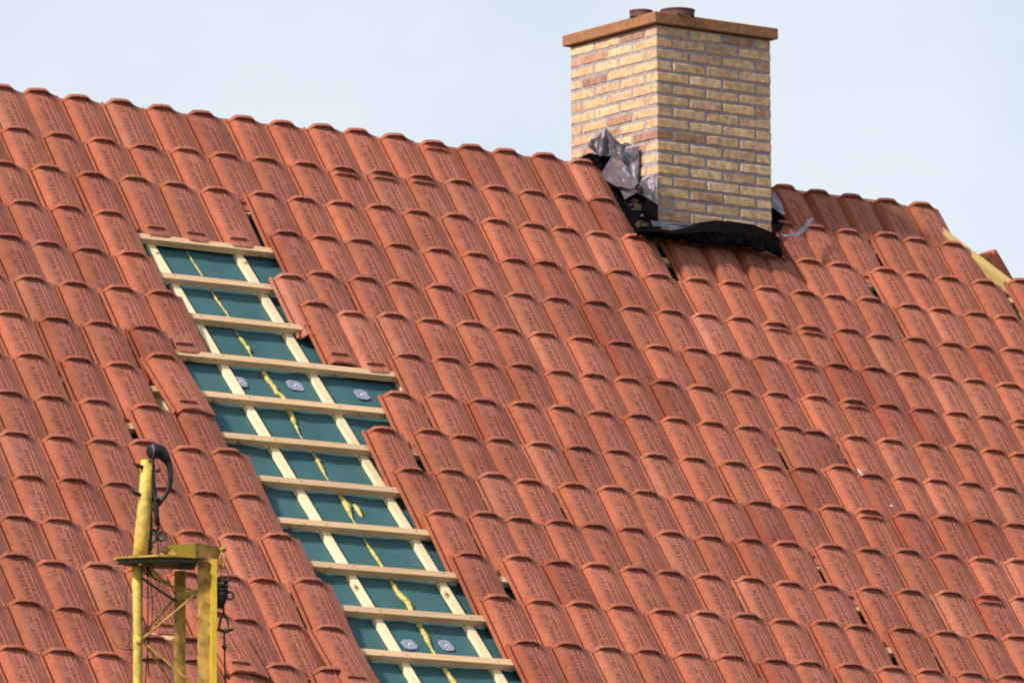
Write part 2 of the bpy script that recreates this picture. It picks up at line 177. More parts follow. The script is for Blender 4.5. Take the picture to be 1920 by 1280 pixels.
def clay_mat():
    m, nt, b = new_mat('fired_clay_tile', .8, .25)
    g = G(nt)
    at = g.n('ShaderNodeAttribute', attribute_name='tc')       # tile-local metres
    oi = g.n('ShaderNodeObjectInfo')
    ca = g.n('ShaderNodeAttribute', attribute_name='tint')
    cf = g.n('ShaderNodeAttribute', attribute_name='own_tint')
    base = g.mix(cf.outputs['Fac'], oi.outputs['Color'], ca.outputs['Color'])
    sep = g.n('ShaderNodeSeparateXYZ'); g.l(at.outputs['Vector'], sep.inputs[0])
    X, Y = sep.outputs[0], sep.outputs[1]
    geo = g.n('ShaderNodeNewGeometry')
    n1 = g.noise(geo.outputs['Position'], 7, 4)
    n2 = g.noise(geo.outputs['Position'], 90, 3, .7)
    n3 = g.noise(geo.outputs['Position'], 330, 2, .7)
    # paler pink mixed unevenly over the face and right shoulder
    inx = g.m('MULTIPLY', g.m('GREATER_THAN', X, .050), g.m('LESS_THAN', X, .262))
    pale_pink = g.m('MULTIPLY', inx, g.m('MULTIPLY', n1, .78))
    c1 = g.mix(pale_pink, base, (.43, .18, .155))
    c2 = g.mix(1.0, c1, g.ramp(n2, [(.25, (.74, .72, .70)), (.75, (1.2, 1.2, 1.2))]), 'MULTIPLY')
    n0 = g.noise(geo.outputs['Position'], 2.6, 3, .55)
    c2 = g.mix(1.0, c2, g.ramp(n0, [(.32, (.90, .87, .85)), (.62, (1.08, 1.07, 1.06))]), 'MULTIPLY')
    n4 = g.noise(geo.outputs['Position'], 19, 4, .65)
    c2 = g.mix(1.0, c2, g.ramp(n4, [(.28, (.80, .77, .75)), (.45, (1.0, 1.0, 1.0)), (.72, (1.1, 1.1, 1.1))]), 'MULTIPLY')
    c2 = g.mix(1.0, c2, g.ramp(n3, [(.3, (.80, .79, .78)), (.7, (1.2, 1.2, 1.2))]), 'MULTIPLY')
    # pressed maker's stamps: two illegible rows of marks along the tile and a ring
    Yr = Y
    Y = g.m('ADD', Y, g.m('MULTIPLY', g.m('SUBTRACT', g.m('FLOOR', g.m('MULTIPLY', oi.outputs['Random'], 3.0)), 1.0), .045))
    rseed = g.m('FLOOR', g.m('MULTIPLY', oi.outputs['Random'], 4.0))
    def band(x0, x1, y0, y1, pitch, sub, seed, thr):
        mk = g.m('MULTIPLY', g.m('MULTIPLY', g.m('GREATER_THAN', X, x0), g.m('LESS_THAN', X, x1)),
                 g.m('MULTIPLY', g.m('GREATER_THAN', Y, y0), g.m('LESS_THAN', Y, y1)))
        gap = g.m('GREATER_THAN', g.m('FRACT', g.m('DIVIDE', Y, pitch)), .24)
        cv = g.n('ShaderNodeCombineXYZ')
        g.l(g.m('FLOOR', g.m('DIVIDE', X, sub)), cv.inputs[0]); g.l(g.m('FLOOR', g.m('DIVIDE', Y, sub*.9)), cv.inputs[1]); g.l(g.m('ADD', rseed, seed), cv.inputs[2])
        wn = g.n('ShaderNodeTexWhiteNoise'); g.l(cv.outputs[0], wn.inputs['Vector'])
        return g.m('MULTIPLY', g.m('MULTIPLY', mk, gap), g.m('GREATER_THAN', wn.outputs[0], thr))
    s1 = band(.076, .102, .13, .365, .026, .0075, 3.0, .36)
    s2 = band(.117, .141, .075, .365, .022, .0065, 8.0, .32)
    s3 = band(.151, .160, .10, .34, .017, .005, 5.0, .48)
    dx = g.m('SUBTRACT', X, .090); dy = g.m('SUBTRACT', Y, .078)
    rr = g.m('SQRT', g.m('ADD', g.m('MULTIPLY', dx, dx), g.m('MULTIPLY', dy, dy)))
    ring = g.m('LESS_THAN', g.m('ABSOLUTE', g.m('SUBTRACT', rr, .0125)), .003)
    ring = g.m('MULTIPLY', ring, g.m('GREATER_THAN', X, .081))
    st_ = g.m('MINIMUM', g.m('ADD', g.m('ADD', s1, s2), g.m('ADD', g.m('MULTIPLY', s3, .7), ring)), 1.0)
    c3 = g.mix(g.m('MULTIPLY', g.m('MULTIPLY', st_, .95), g.ramp(n4, [(.25, (.45, .45, .45)), (.55, (1, 1, 1))])), c2, g.mix(1.0, c2, (.52, .38, .33), 'MULTIPLY'))
    g.l(c3, b.inputs['Base Color'])
    h = g.m('ADD', g.m('MULTIPLY', n2, .6), g.m('MULTIPLY', st_, -.9))
    g.bump(h, .0022, b, .8)
    return m
def wood_mat(name, ca, cb, knot=(.25, .12, .04), axis=0):
    m, nt, b = new_mat(name, .75, .2); g = G(nt)
    tcn = g.n('ShaderNodeTexCoord'); mp = g.n('ShaderNodeMapping'); g.l(tcn.outputs['Object'], mp.inputs[0])
    sc = [60, 60, 60]; sc[axis] = 4; mp.inputs['Scale'].default_value = sc
    n1 = g.noise(mp.outputs[0], 1, 4); n2 = g.noise(tcn.outputs['Object'], 11, 2)
    n3 = g.noise(tcn.outputs['Object'], 160, 2, .7)
    oi = g.n('ShaderNodeObjectInfo')
    c = g.ramp(n1, [(.3, ca), (.7, cb)])
    c = g.mix(g.ramp(n2, [(.66, (0, 0, 0)), (.74, (1, 1, 1))]), c, knot)
    c = g.mix(1.0, c, g.ramp(n3, [(.3, (.82, .8, .78)), (.7, (1.12, 1.12, 1.12))]), 'MULTIPLY')
    hs = g.n('ShaderNodeHueSaturation'); g.l(c, hs.inputs['Color'])
    g.l(g.m('ADD', g.m('MULTIPLY', oi.outputs['Random'], .22), .88), hs.inputs['Value'])
    g.l(hs.outputs[0], b.inputs['Base Color']); g.bump(n1, .001, b)
    return m
def simple_mat(name, col, rough=.7, spec=.3, var=.25, scale=40, metal=0, bump=.001, lo=None):
    m, nt, b = new_mat(name, rough, spec); g = G(nt)
    geo = g.n('ShaderNodeNewGeometry')
    n1 = g.noise(geo.outputs['Position'], scale, 4)
    lo = lo or tuple(c*(1-var) for c in col)
    c = g.ramp(n1, [(.35, lo), (.65, tuple(min(1, c*(1+var)) for c in col))])
    g.l(c, b.inputs['Base Color']); b.inputs['Metallic'].default_value = metal
    if bump: g.bump(n1, bump, b)
    return m
M_CLAY = clay_mat()
M_BAT = wood_mat('sawn_batten_wood', (.60, .39, .23), (.74, .51, .32), axis=0)
M_CB = wood_mat('planed_pale_wood', (.78, .62, .36), (.90, .78, .56), axis=1)
M_HIP = wood_mat('yellow_board_wood', (.62, .42, .14), (.76, .55, .24), axis=0)
def underlay_mat():
    m, nt, b = new_mat('green_underlay_sheet', .7, .3); g = G(nt)
    geo = g.n('ShaderNodeNewGeometry')
    n1 = g.noise(geo.outputs['Position'], 3, 3); n2 = g.noise(geo.outputs['Position'], 150, 2, .8)
    c = g.ramp(n1, [(.3, (.040, .115, .130)), (.7, (.054, .142, .162))])
    c = g.mix(1.0, c, g.ramp(n2, [(.3, (.78, .78, .78)), (.7, (1.25, 1.25, 1.25))]), 'MULTIPLY')
    g.l(c, b.inputs['Base Color']); g.bump(n2, .0008, b)
    return m
M_UND = underlay_mat()
M_FOAM = simple_mat('yellow_foam', (.60, .50, .16), .9, .1, .25, 60, lo=(.36, .27, .10))
def plate_mat():
    m, nt, b = new_mat('milky_plastic', .35, .5); g = G(nt)
    geo = g.n('ShaderNodeNewGeometry')
    g.l(g.ramp(g.noise(geo.outputs['Position'], 60, 2), [(.3, (.24, .25, .36)), (.7, (.38, .39, .50))]), b.inputs['Base Color'])
    return m
M_PLATE = plate_mat()
M_NAIL = simple_mat('bright_nail_metal', (.8, .8, .8), .3, .5, .1, 30, metal=.3, bump=0)
def brick_mat():
    m, nt, b = new_mat('yellow_chimney_brick', .9, .15); g = G(nt)
    oi = g.n('ShaderNodeObjectInfo'); geo = g.n('ShaderNodeNewGeometry')
    base = g.ramp(oi.outputs['Random'], [(0, (.37, .21, .165)), (.14, (.52, .30, .20)), (.3, (.61, .42, .28)), (.5, (.66, .43, .25)), (.8, (.74, .52, .34)), (1, (.56, .355, .24))])
    n1 = g.noise(geo.outputs['Position'], 28, 4); n2 = g.noise(geo.outputs['Position'], 140, 3, .7)
    c = g.mix(1.0, base, g.ramp(n1, [(.3, (.70, .58, .50)), (.6, (1.12, 1.12, 1.12))]), 'MULTIPLY')
    c = g.mix(1.0, c, g.ramp(n2, [(.3, (.84, .82, .80)), (.7, (1.12, 1.12, 1.12))]), 'MULTIPLY')
    g.l(c, b.inputs['Base Color']); g.bump(g.m('ADD', n1, g.m('MULTIPLY', n2, .5)), .003, b)
    return m
M_BRICK = brick_mat()
M_MORT = simple_mat('grey_mortar', (.33, .29, .32), .95, .1, .3, 70, bump=.002)
M_CAP = simple_mat('terracotta_cap', (.32, .145, .075), .85, .2, .18, 35, bump=.002)
M_FLUE = simple_mat('brown_flue_clay', (.12, .055, .05), .7, .3, .3, 25)
M_LEAD = simple_mat('grey_lead_sheet', (.27, .24, .30), .30, .5, .35, 9, metal=.7, bump=.004)
M_BIT = simple_mat('black_bitumen_and_shade', (.007, .005, .007), .95, .0, .5, 30, bump=.004)
M_RUB = simple_mat('black_rubber', (.012, .010, .014), .5, .4, .3, 30)
M_STEEL = simple_mat('dark_greasy_steel', (.035, .032, .03), .5, .4, .5, 40, metal=.4)
M_YEL = simple_mat('yellow_paint', (.68, .46, .08), .6, .3, .15, 26, lo=(.42, .30, .09))
M_YELB = simple_mat('bright_yellow_paint', (.64, .43, .025), .45, .4, .12, 12)
M_OCH = simple_mat('ochre_paint', (.38, .22, .05), .65, .3, .45, 18)
M_GREY = simple_mat('dark_grey_paint', (.07, .07, .05), .6, .3, .4, 25)

# ------------------------------------------------------------------ ground
gm, gnt, gb = new_mat('site_grass', .95, .1); gg = G(gnt)
geo = gg.n('ShaderNodeNewGeometry')
gg.l(gg.ramp(gg.noise(geo.outputs['Position'], .8, 6), [(.3, (.05, .07, .025)), (.7, (.11, .12, .05))]), gb.inputs['Base Color'])
GZ = -8.75
R = 900; k = 48
gv = [(0, 0, GZ)]+[(R*math.cos(2*math.pi*i/k), R*math.sin(2*math.pi*i/k), GZ) for i in range(k)]
gr = mesh_obj('ground', gv, [(0, i+1, (i+1) % k+1) for i in range(k)], gm); gr['kind'] = 'structure'

# ------------------------------------------------------------------ house
house = empty('house', 'house with a steep red clay tile roof half laid and a yellow brick chimney', 'house', (0, 0, GZ))
inv = Vector((0, 0, -GZ))
def H(o, sub=None):
    """keep world coordinates although the house origin is on the ground"""
    o.parent = house; o.location = Vector(o.location)+inv; return o

def eave_u(s): return HIPU+HIPK*s
# roof body (closed timber deck under the sheet), hip at the right
d = -.078
rb = [RP(LEFT, .02, d), RP(eave_u(0)-.05, .02, d), RP(LEFT, EAVE, d), RP(eave_u(EAVE)-.05, EAVE, d)]
rbk = [Vector((v.x, -v.y, v.z)) for v in rb]
zz = rb[2].z
deck = mesh_obj('roof_deck', rb+rbk, [(0, 2, 3, 1), (4, 5, 7, 6), (0, 1, 5, 4), (1, 3, 7, 5), (0, 4, 6, 2), (2, 6, 7, 3)], simple_mat('deck_timber', (.12, .08, .05)))
fixn(deck); H(deck)
wallm, wnt, wb = new_mat('wall_brickwork', .9, .1); wg = G(wnt)
tcn = wg.n('ShaderNodeTexCoord'); bt = wg.n('ShaderNodeTexBrick'); bt.inputs['Scale'].default_value = 4
bt.inputs['Color1'].default_value = (.42, .27, .13, 1); bt.inputs['Color2'].default_value = (.34, .2, .1, 1); bt.inputs['Mortar'].default_value = (.25, .24, .22, 1)
mp = wg.n('ShaderNodeMapping'); mp.inputs['Rotation'].default_value = (rad(90), 0, 0)
wg.l(tcn.outputs['Object'], mp.inputs[0]); wg.l(mp.outputs[0], bt.inputs[0]); wg.l(bt.outputs[0], wb.inputs[0])
wt = zz-.005
for (x0, y0, x1, y1) in ((LEFT+.15, -3.9, 5.5, -3.6), (LEFT+.15, 3.6, 5.5, 3.9), (LEFT+.15, -3.597, LEFT+.45, 3.597), (5.2, -3.597, 5.5, 3.597)):
    o = mesh_obj('wall', box_v((x0, y0, GZ), Vector((x1-x0, 0, 0)), Vector((0, y1-y0, 0)), Vector((0, 0, wt-GZ))), BOXF, wallm); H(o)

# underlay sheet, slightly sagging
V, F = [], []
nu, ns = 260, 110
for j in range(ns+1):
    s_ = .0+EAVE*j/ns
    for i in range(nu+1):
        u_ = LEFT+(eave_u(s_)-LEFT)*i/nu
        sag = .008*noise.noise(Vector((u_*2.3, s_*3.1, 0)))+.006*noise.noise(Vector((u_*9, s_*2.2, 4)))+.004*noise.noise(Vector((u_*5+s_*9, s_*4-u_*3, 9)))
        V.append(RP(u_, s_, -.066+sag))
for j in range(ns):
    for i in range(nu):
        a = j*(nu+1)+i; F.append((a, a+nu+1, a+nu+2, a+1))
H(mesh_obj('underlay', V, F, M_UND, smooth=True))['label'] = 'blue-green roofing underlay sheet showing between the battens'

# counter battens (running down the slope)
i = 0
u0 = -3.343-5*.566
while u0 < 5.6:
    s_start = max(.04, (u0+.06-HIPU)/HIPK)
    L = 5.9-s_start
    if L > .2:
        v = [Vector((x, y, z)) for z in (-.0135, .0115) for (x, y) in ((-.0245, 0), (.0245, 0), (.0245, -L), (-.0245, -L))]
        o = mesh_obj('counter_batten', v, [(0, 1, 2, 3), (4, 7, 6, 5), (0, 4, 5, 1), (1, 5, 6, 2), (2, 6, 7, 3), (3, 7, 4, 0)], M_CB)
        fixn(o)
        o.matrix_world = Matrix.Translation(RP(u0+random.uniform(-.004, .004), s_start, -.0495)) @ Matrix((U, -S, N)).transposed().to_4x4()
        H(o)
    u0 += .566
# battens (along the roof)
for kx in range(-3, 14):
    s_ = BAT0+kx*GAUGE
    if s_ > EAVE: break
    x0, x1 = LEFT+.02, eave_u(s_)-.02
    v = []; nseg = 24
    for i in range(nseg+1):
        xx = x0+(x1-x0)*i/nseg
        w1 = .003*noise.noise(Vector((xx*1.1, kx*7.3, 0)))
        for (a_, b_) in ((-.024, -.037), (.024, -.037), (.024, 0), (.020, .001), (-.020, .001), (-.024, -.002)):
            v.append(Vector((xx, -(a_+w1), b_)))
    f = []
    for i in range(nseg):
        for q in range(6):
            f.append((i*6+q, i*6+(q+1) % 6, (i+1)*6+(q+1) % 6, (i+1)*6+q))
    f.append((5, 4, 3, 2, 1, 0)); f.append(tuple(nseg*6+q for q in range(6)))
    o = fixn(mesh_obj('batten', v, f, M_BAT))
    o.matrix_world = Matrix.Translation(RP(0, s_, 0)) @ Matrix((U, -S, N)).transposed().to_4x4()
    H(o)
# nail heads where battens cross, joined (a few millimetres each)
V, F = [], []
for kx in range(0, 12):
    for cu in (-3.343, -2.777):
        p = RP(cu+random.uniform(-.01, .01), BAT0+kx*GAUGE+random.uniform(-.006, .006), .0012)
        b0 = len(V)
        for q in range(6):
            t = q*math.pi/3; V.append(p+U*math.cos(t)*.0055+S*math.sin(t)*.0055)
        V.append(p+N*.002)
        for q in range(6): F.append((b0+q, b0+(q+1) % 6, b0+6))
o = fixn(mesh_obj('nail_heads', V, F, M_STEEL)); o['kind'] = 'stuff'; H(o)

# yellow foam squeezed out of the sheet seam
def foam(name, pts):
    n = 8; V, F = [], []
    # refine
    P = []
    for a, b in zip(pts, pts[1:]):
        m_ = max(2, int(abs(b[1]-a[1])/.02))
        for i in range(m_):
            t = i/m_; P.append([a[k]+(b[k]-a[k])*t for k in range(3)])
    P.append(list(pts[-1]))
    for i, (u_, s_, w_) in enumerate(P):
        w_ = max(w_*.78, .0018)*(1+.8*noise.noise(Vector((s_*40, 0, len(pts)))))
        j_ = .25*w_*noise.noise(Vector((s_*60, 3, 0)))
        for q in range(n):
            t = 2*math.pi*q/n
            V.append(RP(u_+j_+w_*math.cos(t), s_, -.062+min(w_, .012)*(math.sin(t)+.4)))
    for i in range(len(P)-1):
        for q in range(n): F.append((i*n+q, i*n+(q+1) % n, (i+1)*n+(q+1) % n, (i+1)*n+q))
    F.append(tuple(range(n))[::-1]); F.append(tuple((len(P)-1)*n+q for q in range(n)))
    return H(fixn(mesh_obj(name, V, F, M_FOAM, smooth=True)))
foam('foam_strip', FOAM)['label'] = 'thin yellow foam bead bulging from the underlay seam'
foam('foam_crumb', FOAM2)['label'] = 'small yellow crumb of foam beside the seam'
# milky fixing plates
for (u_, s_) in PLATES:
    a = random.uniform(-.25, .25); ca, sa = math.cos(a), math.sin(a)
    pts = []
    hw, hh = random.uniform(.038, .048), random.uniform(.034, .042)
    for (x, y) in ((-hw, -hh*.6), (-hw*.6, -hh), (hw*.6, -hh), (hw, -hh*.6), (hw, hh*.6), (hw*.6, hh), (-hw*.6, hh), (-hw, hh*.6)):
        pts.append((x*ca-y*sa, x*sa+y*ca))
    v = [RP(u_+x, s_+y, -.060) for x, y in pts]+[RP(u_+x, s_+y, -.0565) for x, y in pts]+[RP(u_+x*.45, s_+y*.45, -.0565) for x, y in pts]+[RP(u_+x*.35, s_+y*.35, -.0595) for x, y in pts]
    f = [tuple(range(8))[::-1]]
    for lay in range(3):
        for q in range(8): f.append((lay*8+q, lay*8+(q+1) % 8, lay*8+8+(q+1) % 8, lay*8+8+q))
    f.append(tuple(24+q for q in range(8)))
    o = H(fixn(mesh_obj('fixing_plate', v, f, M_PLATE)))
    v = [RP(u_+.008*math.cos(q*math.pi/3), s_+.008*math.sin(q*math.pi/3), -.059) for q in range(6)]+[RP(u_+.006*math.cos(q*math.pi/3), s_+.006*math.sin(q*math.pi/3), -.053) for q in range(6)]
    nl = fixn(mesh_obj('nail', v, [(q, (q+1) % 6, 6+(q+1) % 6, 6+q) for q in range(6)]+[tuple(6+q for q in range(6))], M_NAIL, o))

# ------------------------------------------------------------------ tiles
LT = .44; TAU = rad(7.3)
XP = [(0, .008), (.003, .018), (.009, .018), (.0125, .002), (.0255, .001), (.028, .012), (.044, .037), (.049, .0405),
      (.057, .0425), (.104, .0430), (.108, .0412), (.113, .0412), (.117, .0430), (.140, .0430), (.143, .0415), (.147, .0415), (.150, .0430),
      (.158, .0425), (.163, .0350), (.170, .0340), (.174, .0365), (.186, .0345), (.190, .0315), (.228, .0205), (.259, .0130)]
YP = [0, .004, .022, .0150, .050, .368, .372, .378, .379, .400, .404, .428, .440]
def ztop(x, z, y, kind):
    lipx = max(0, min(1, (x-.030)/.020))*max(0, min(1, (.196-x)/.020))
    if y < .0225 and y != .015: z = z+lipx*(.021-.008*abs((x-.112)/.066)**2)*(.75 if y < .001 else 1)
    elif y < .03: z -= lipx*.005
    pocket = (.054 < x < .160)
    if pocket and .3715 < y < .3785: z += .006
    if pocket and .3788 < y < .4005: z -= .008
    if y > .43: z -= .002
    if kind == 'D':
        if .0535 < y < .0612 and lipx > .2: z += .008*lipx
        if .0612 < y and lipx > .2: z -= .007*lipx
    if y > .045 and z > .03: z -= .0035*lipx*math.sin(math.pi*(y-.045)/.395)
    return z
def tile_geo(kind=''):
    V, F, T = [], [], []
    ys = YP if kind != 'D' else [0, .004, .022, .0150, .050, .054, .061, .0615, .1]+YP[5:]
    nx = len(XP)
    for y in ys:
        for (x, z) in XP:
            zt = ztop(x, z, y, kind); V.append((x, y, zt)); T.append((x, y, zt))
    ny = len(ys)
    for j in range(ny-1):
        for i in range(nx-1):
            a = j*nx+i; F.append((a, a+nx, a+nx+1, a+1))
    # underside
    XB = [(0, -.002), (.026, -.006), (.036, .002), (.056, .026), (.150, .026), (.190, .018), (.259, .004)]
    b0 = len(V); yb = [0, LT]
    for y in yb:
        for (x, z) in XB: V.append((x, y, z)); T.append((x, y, z))
    nb = len(XB)
    for i in range(nb-1): F.append((b0+i, b0+i+1, b0+nb+i+1, b0+nb+i))
    # rims
    F.append(tuple([j*nx for j in range(ny)][::-1]+[b0, b0+nb]))
    F.append(tuple([j*nx+nx-1 for j in range(ny)]+[b0+2*nb-1, b0+nb-1]))
    F.append(tuple([i for i in range(nx)]+[b0+i for i in range(nb)][::-1]))
    F.append(tuple([(ny-1)*nx+i for i in range(nx)][::-1]+[b0+nb+i for i in range(nb)]))
    return V, F, T
def flip(v): return (v[0], -v[1], v[2])      # local frame: x right, y up the slope, z out of the roof
def add_tc(me, T, tint=None):
    a = me.attributes.new('tc', 'FLOAT_VECTOR', 'POINT'); a.data.foreach_set('vector', [c for t in T for c in t])
    if tint:
        a = me.attributes.new('tint', 'FLOAT_COLOR', 'POINT'); a.data.foreach_set('color', [c for t in tint for c in t])
        a = me.attributes.new('own_tint', 'FLOAT', 'POINT'); a.data.foreach_set('value', [1.0]*len(tint))
def tile_mesh(kind, seed):
    V, F, T = tile_geo(kind)
    rng = random.Random(seed)
    tw = rng.uniform(-.02, .02)
    V2 = []
    for (x, y, z) in V:
        n = noise.noise(Vector((x*14+seed*5, y*9, 0)))*.0012
        V2.append(flip((x+tw*.04*(y-.2), y+n, z+n+tw*(x-.13)*(y-.2)*.6)))
    me = bpy.data.meshes.new('tile'); me.from_pydata(V2, [], [f[::-1] for f in F]); me.update()
    bm = bmesh.new(); bm.from_mesh(me); bmesh.ops.recalc_face_normals(bm, faces=bm.faces); bm.to_mesh(me); bm.free()
    me.materials.append(M_CLAY); add_tc(me, T)
    return me
MESH = {'': [tile_mesh('', i) for i in range(5)], 'D': [tile_mesh('D', i+10) for i in range(2)]}
def tile_matrix(u, s, nh, tau, yaw=0, roll=0):
    b = Matrix((U, -S, N)).transposed().to_4x4()
    return Matrix.Translation(RP(u, s, nh)) @ b @ Matrix.Rotation(tau, 4, 'X') @ Matrix.Translation(Vector((.13, -.02, 0))) @ Matrix.Rotation(yaw, 4, 'Z') @ Matrix.Rotation(roll, 4, 'Y') @ Matrix.Translation(Vector((-.13, .02, 0)))
def tint(col, rng):
    v = rng.uniform(.84, 1.13)
    if col == 1: c = (.25, .060, .033)
    elif col == 2: c = (.44, .165, .11)
    else:
        c = (.355, .106, .058)
        if rng.random() < .15: c = (.30, .083, .046)
        elif rng.random() < .12: c = (.38, .130, .078)
    return (c[0]*v, c[1]*v, c[2]*v, 1)
rng = random.Random(3)
stuff = []
for (row, u_, s_, k_, col, vis) in TILES:
    tau, nh = (TAU, .020) if k_ != 'O' else (0.0, .040)
    nh += rng.uniform(0, .005)
    mx = tile_matrix(u_, s_, nh, tau, rad(rng.uniform(-1.1, 1.1)), rad(rng.uniform(-.9, .9)))
    kind = 'D' if k_ == 'D' else ''
    c_ = tint(col, rng)
    if vis:
        o = bpy.data.objects.new('tile', rng.choice(MESH[kind])); C.objects.link(o)
        o.matrix_world = mx; o.color = c_; H(o)
    else: stuff.append((mx, kind, c_))
# continuation of the rows beyond the picture, one joined part
rows = {}
for t in TILES: rows.setdefault(t[0], []).append(t)
for row in range(0, 16):
    if row in rows:
        s_ = sum(t[2] for t in rows[row])/len(rows[row]); us = [t[1] for t in rows[row]]
        ul, ur = min(us), max(us)
    else:
        s_ = 4.783+(row-14)*GAUGE; ul, ur = -3.0, -3.0+.258
        stuff.append((tile_matrix(-3.0+.001, s_, .022, TAU), '', tint(0, rng)))
    u_ = ul-.26
    while u_ > LEFT:
        stuff.append((tile_matrix(u_, s_+rng.uniform(-.012, .012), .022, TAU, rad(rng.uniform(-1, 1))), '', tint(0, rng))); u_ -= rng.uniform(.25, .27)
    u_ = ur+.26 if row != 14 else -2.30
    while u_+.20 < eave_u(s_) and row > 2:
        stuff.append((tile_matrix(u_, s_+rng.uniform(-.012, .012), .022, TAU, rad(rng.uniform(-1, 1))), '', tint(0, rng))); u_ += rng.uniform(.25, .27)
geos = {k_: tile_geo(k_) for k_ in ('', 'D')}
V, F, T, TI = [], [], [], []
for (mx, kind, c_) in stuff:
    gV, gF, gT = geos[kind]; b0 = len(V)
    V += [mx @ Vector(flip(v)) for v in gV]; F += [tuple(b0+i for i in f[::-1]) for f in gF]; T += gT; TI += [c_]*len(gV)
o = mesh_obj('tiles_at_the_edges', V, F, M_CLAY); fixn(o); add_tc(o.data, T, TI); o['kind'] = 'stuff'; H(o)

# ridge board closing the top of the rafters
pr = box_v(RP(LEFT, .0, -.07)+Vector((0, -.012, 0)), Vector((HIPU-LEFT-.05, 0, 0)), Vector((0, .024, 0)), Vector((0, 0, .075)))
H(fixn(mesh_obj('ridge_board', pr, BOXF, M_BAT)))
# hip board and a tile standing proud on the hidden hip face
e = (RP(HIPB[2], HIPB[3])-RP(HIPB[0], HIPB[1])).normalized()
wd = e.cross(N).normalized(); wd = wd if wd.x < 0 else -wd       # towards the main roof, in its plane
L = 8.1; BW, BT = .075, .050
p0 = RP(HIPB[0], HIPB[1], .030)-e*.10
v = [Vector((x, y, z)) for x in (0, L) for (y, z) in ((0, -BT), (0, 0), (BW, 0), (BW, -BT))]
o = mesh_obj('hip_board', v, [(0, 1, 2, 3), (4, 7, 6, 5), (0, 4, 5, 1), (1, 5, 6, 2), (2, 6, 7, 3), (3, 7, 4, 0)], M_HIP); fixn(o)
o.matrix_world = Matrix.Translation(p0) @ Matrix((e, wd, N)).transposed().to_4x4(); H(o)
o['label'] = 'pale yellow timber board running down the bare hip'
hs = Vector((math.cos(rad(52)), 0, -math.sin(rad(52)))); hu = Vector((0, 1, 0)); hn = Vector((math.sin(rad(52)), 0, math.cos(rad(52))))
o = bpy.data.objects.new('tile', MESH[''][1]); C.objects.link(o); o.color = (.36, .10, .06, 1)
o.matrix_world = Matrix.Translation(Vector(HIPTILE)) @ Matrix((hu, -hs, hn)).transposed().to_4x4(); H(o)

# chips of mortar dust
for (u_, s_, l_) in ((.541, 2.735, .05), (.60, 3.03, .014)):
    p = RP(u_, s_, .068)
    v = box_v(p, U*.010, S*l_, N*.006)
    o = H(fixn(mesh_obj('lime_streak', [q+Vector([random.uniform(-.002, .002) for _ in range(3)]) for q in v], BOXF, M_NAIL)))

# ------------------------------------------------------------------ chimney
W = .828; CH = .0667
ncourse = 26
ztop_ = CHZ
zb = ztop_-ncourse*CH
cv = box_v((CHX+.0045, CHY+.0045, zb), Vector((W-.009, 0, 0)), Vector((0, W-.009, 0)), Vector((0, 0, ztop_-zb+.004)))
chim = mesh_obj('chimney', cv, BOXF, M_MORT); fixn(chim)
chim['label'] = 'square yellow brick chimney with terracotta cap and crumpled lead at its foot'
H(chim)
def child(o, p): o.parent = p; return o
def brick_mesh(l, seed):
    rg = random.Random(seed)
    bm = bmesh.new(); bmesh.ops.create_cube(bm, size=1)
    for v in bm.verts: v.co = Vector((v.co.x*l, v.co.y*.108, v.co.z*.0515))
    bmesh.ops.subdivide_edges(bm, edges=[e_ for e_ in bm.edges if abs((e_.verts[0].co-e_.verts[1].co).x) > l*.6], cuts=3)
    bmesh.ops.bevel(bm, geom=[e_ for e_ in bm.edges if e_.calc_face_angle(0) > .5], offset=.005, segments=1, affect='EDGES')
    for v in bm.verts: v.co += Vector([rg.uniform(-.0016, .0016) for _ in range(3)])
    me = bpy.data.meshes.new('brick'); bm.to_mesh(me); bm.free(); me.materials.append(M_BRICK)
    return me
BM = [brick_mesh(.2245, i) for i in range(6)]
rgb = random.Random(11)
visible = 0
for cidx in range(ncourse):
    z = ztop_-cidx*CH-.027
    if z < -1.0: break
    for side_ in range(4):
        for i in range(3):
            # pinwheel bond: three stretchers and the end of the next side's first brick
            off = .114+.24*i if cidx % 2 == 0 else W-.114-.24*i
            inset = .054
            if side_ == 0: p = (CHX+off, CHY+inset); r_ = 0
            elif side_ == 1: p = (CHX+W-inset, CHY+off); r_ = 90
            elif side_ == 2: p = (CHX+W-off, CHY+W-inset); r_ = 180
            else: p = (CHX+inset, CHY+W-off); r_ = 270
            if side_ in (1, 2) and z < -.55: continue
            o = bpy.data.objects.new('brick', rgb.choice(BM)); C.objects.link(o); o.parent = chim
            o.location = (p[0]+rgb.uniform(-.0015, .0015), p[1]+rgb.uniform(-.0015, .0015), z+rgb.uniform(-.001, .001))
            o.rotation_euler = (0, 0, rad(r_+rgb.choice((0, 180))+rgb.uniform(-.35, .35)))
            visible += 1
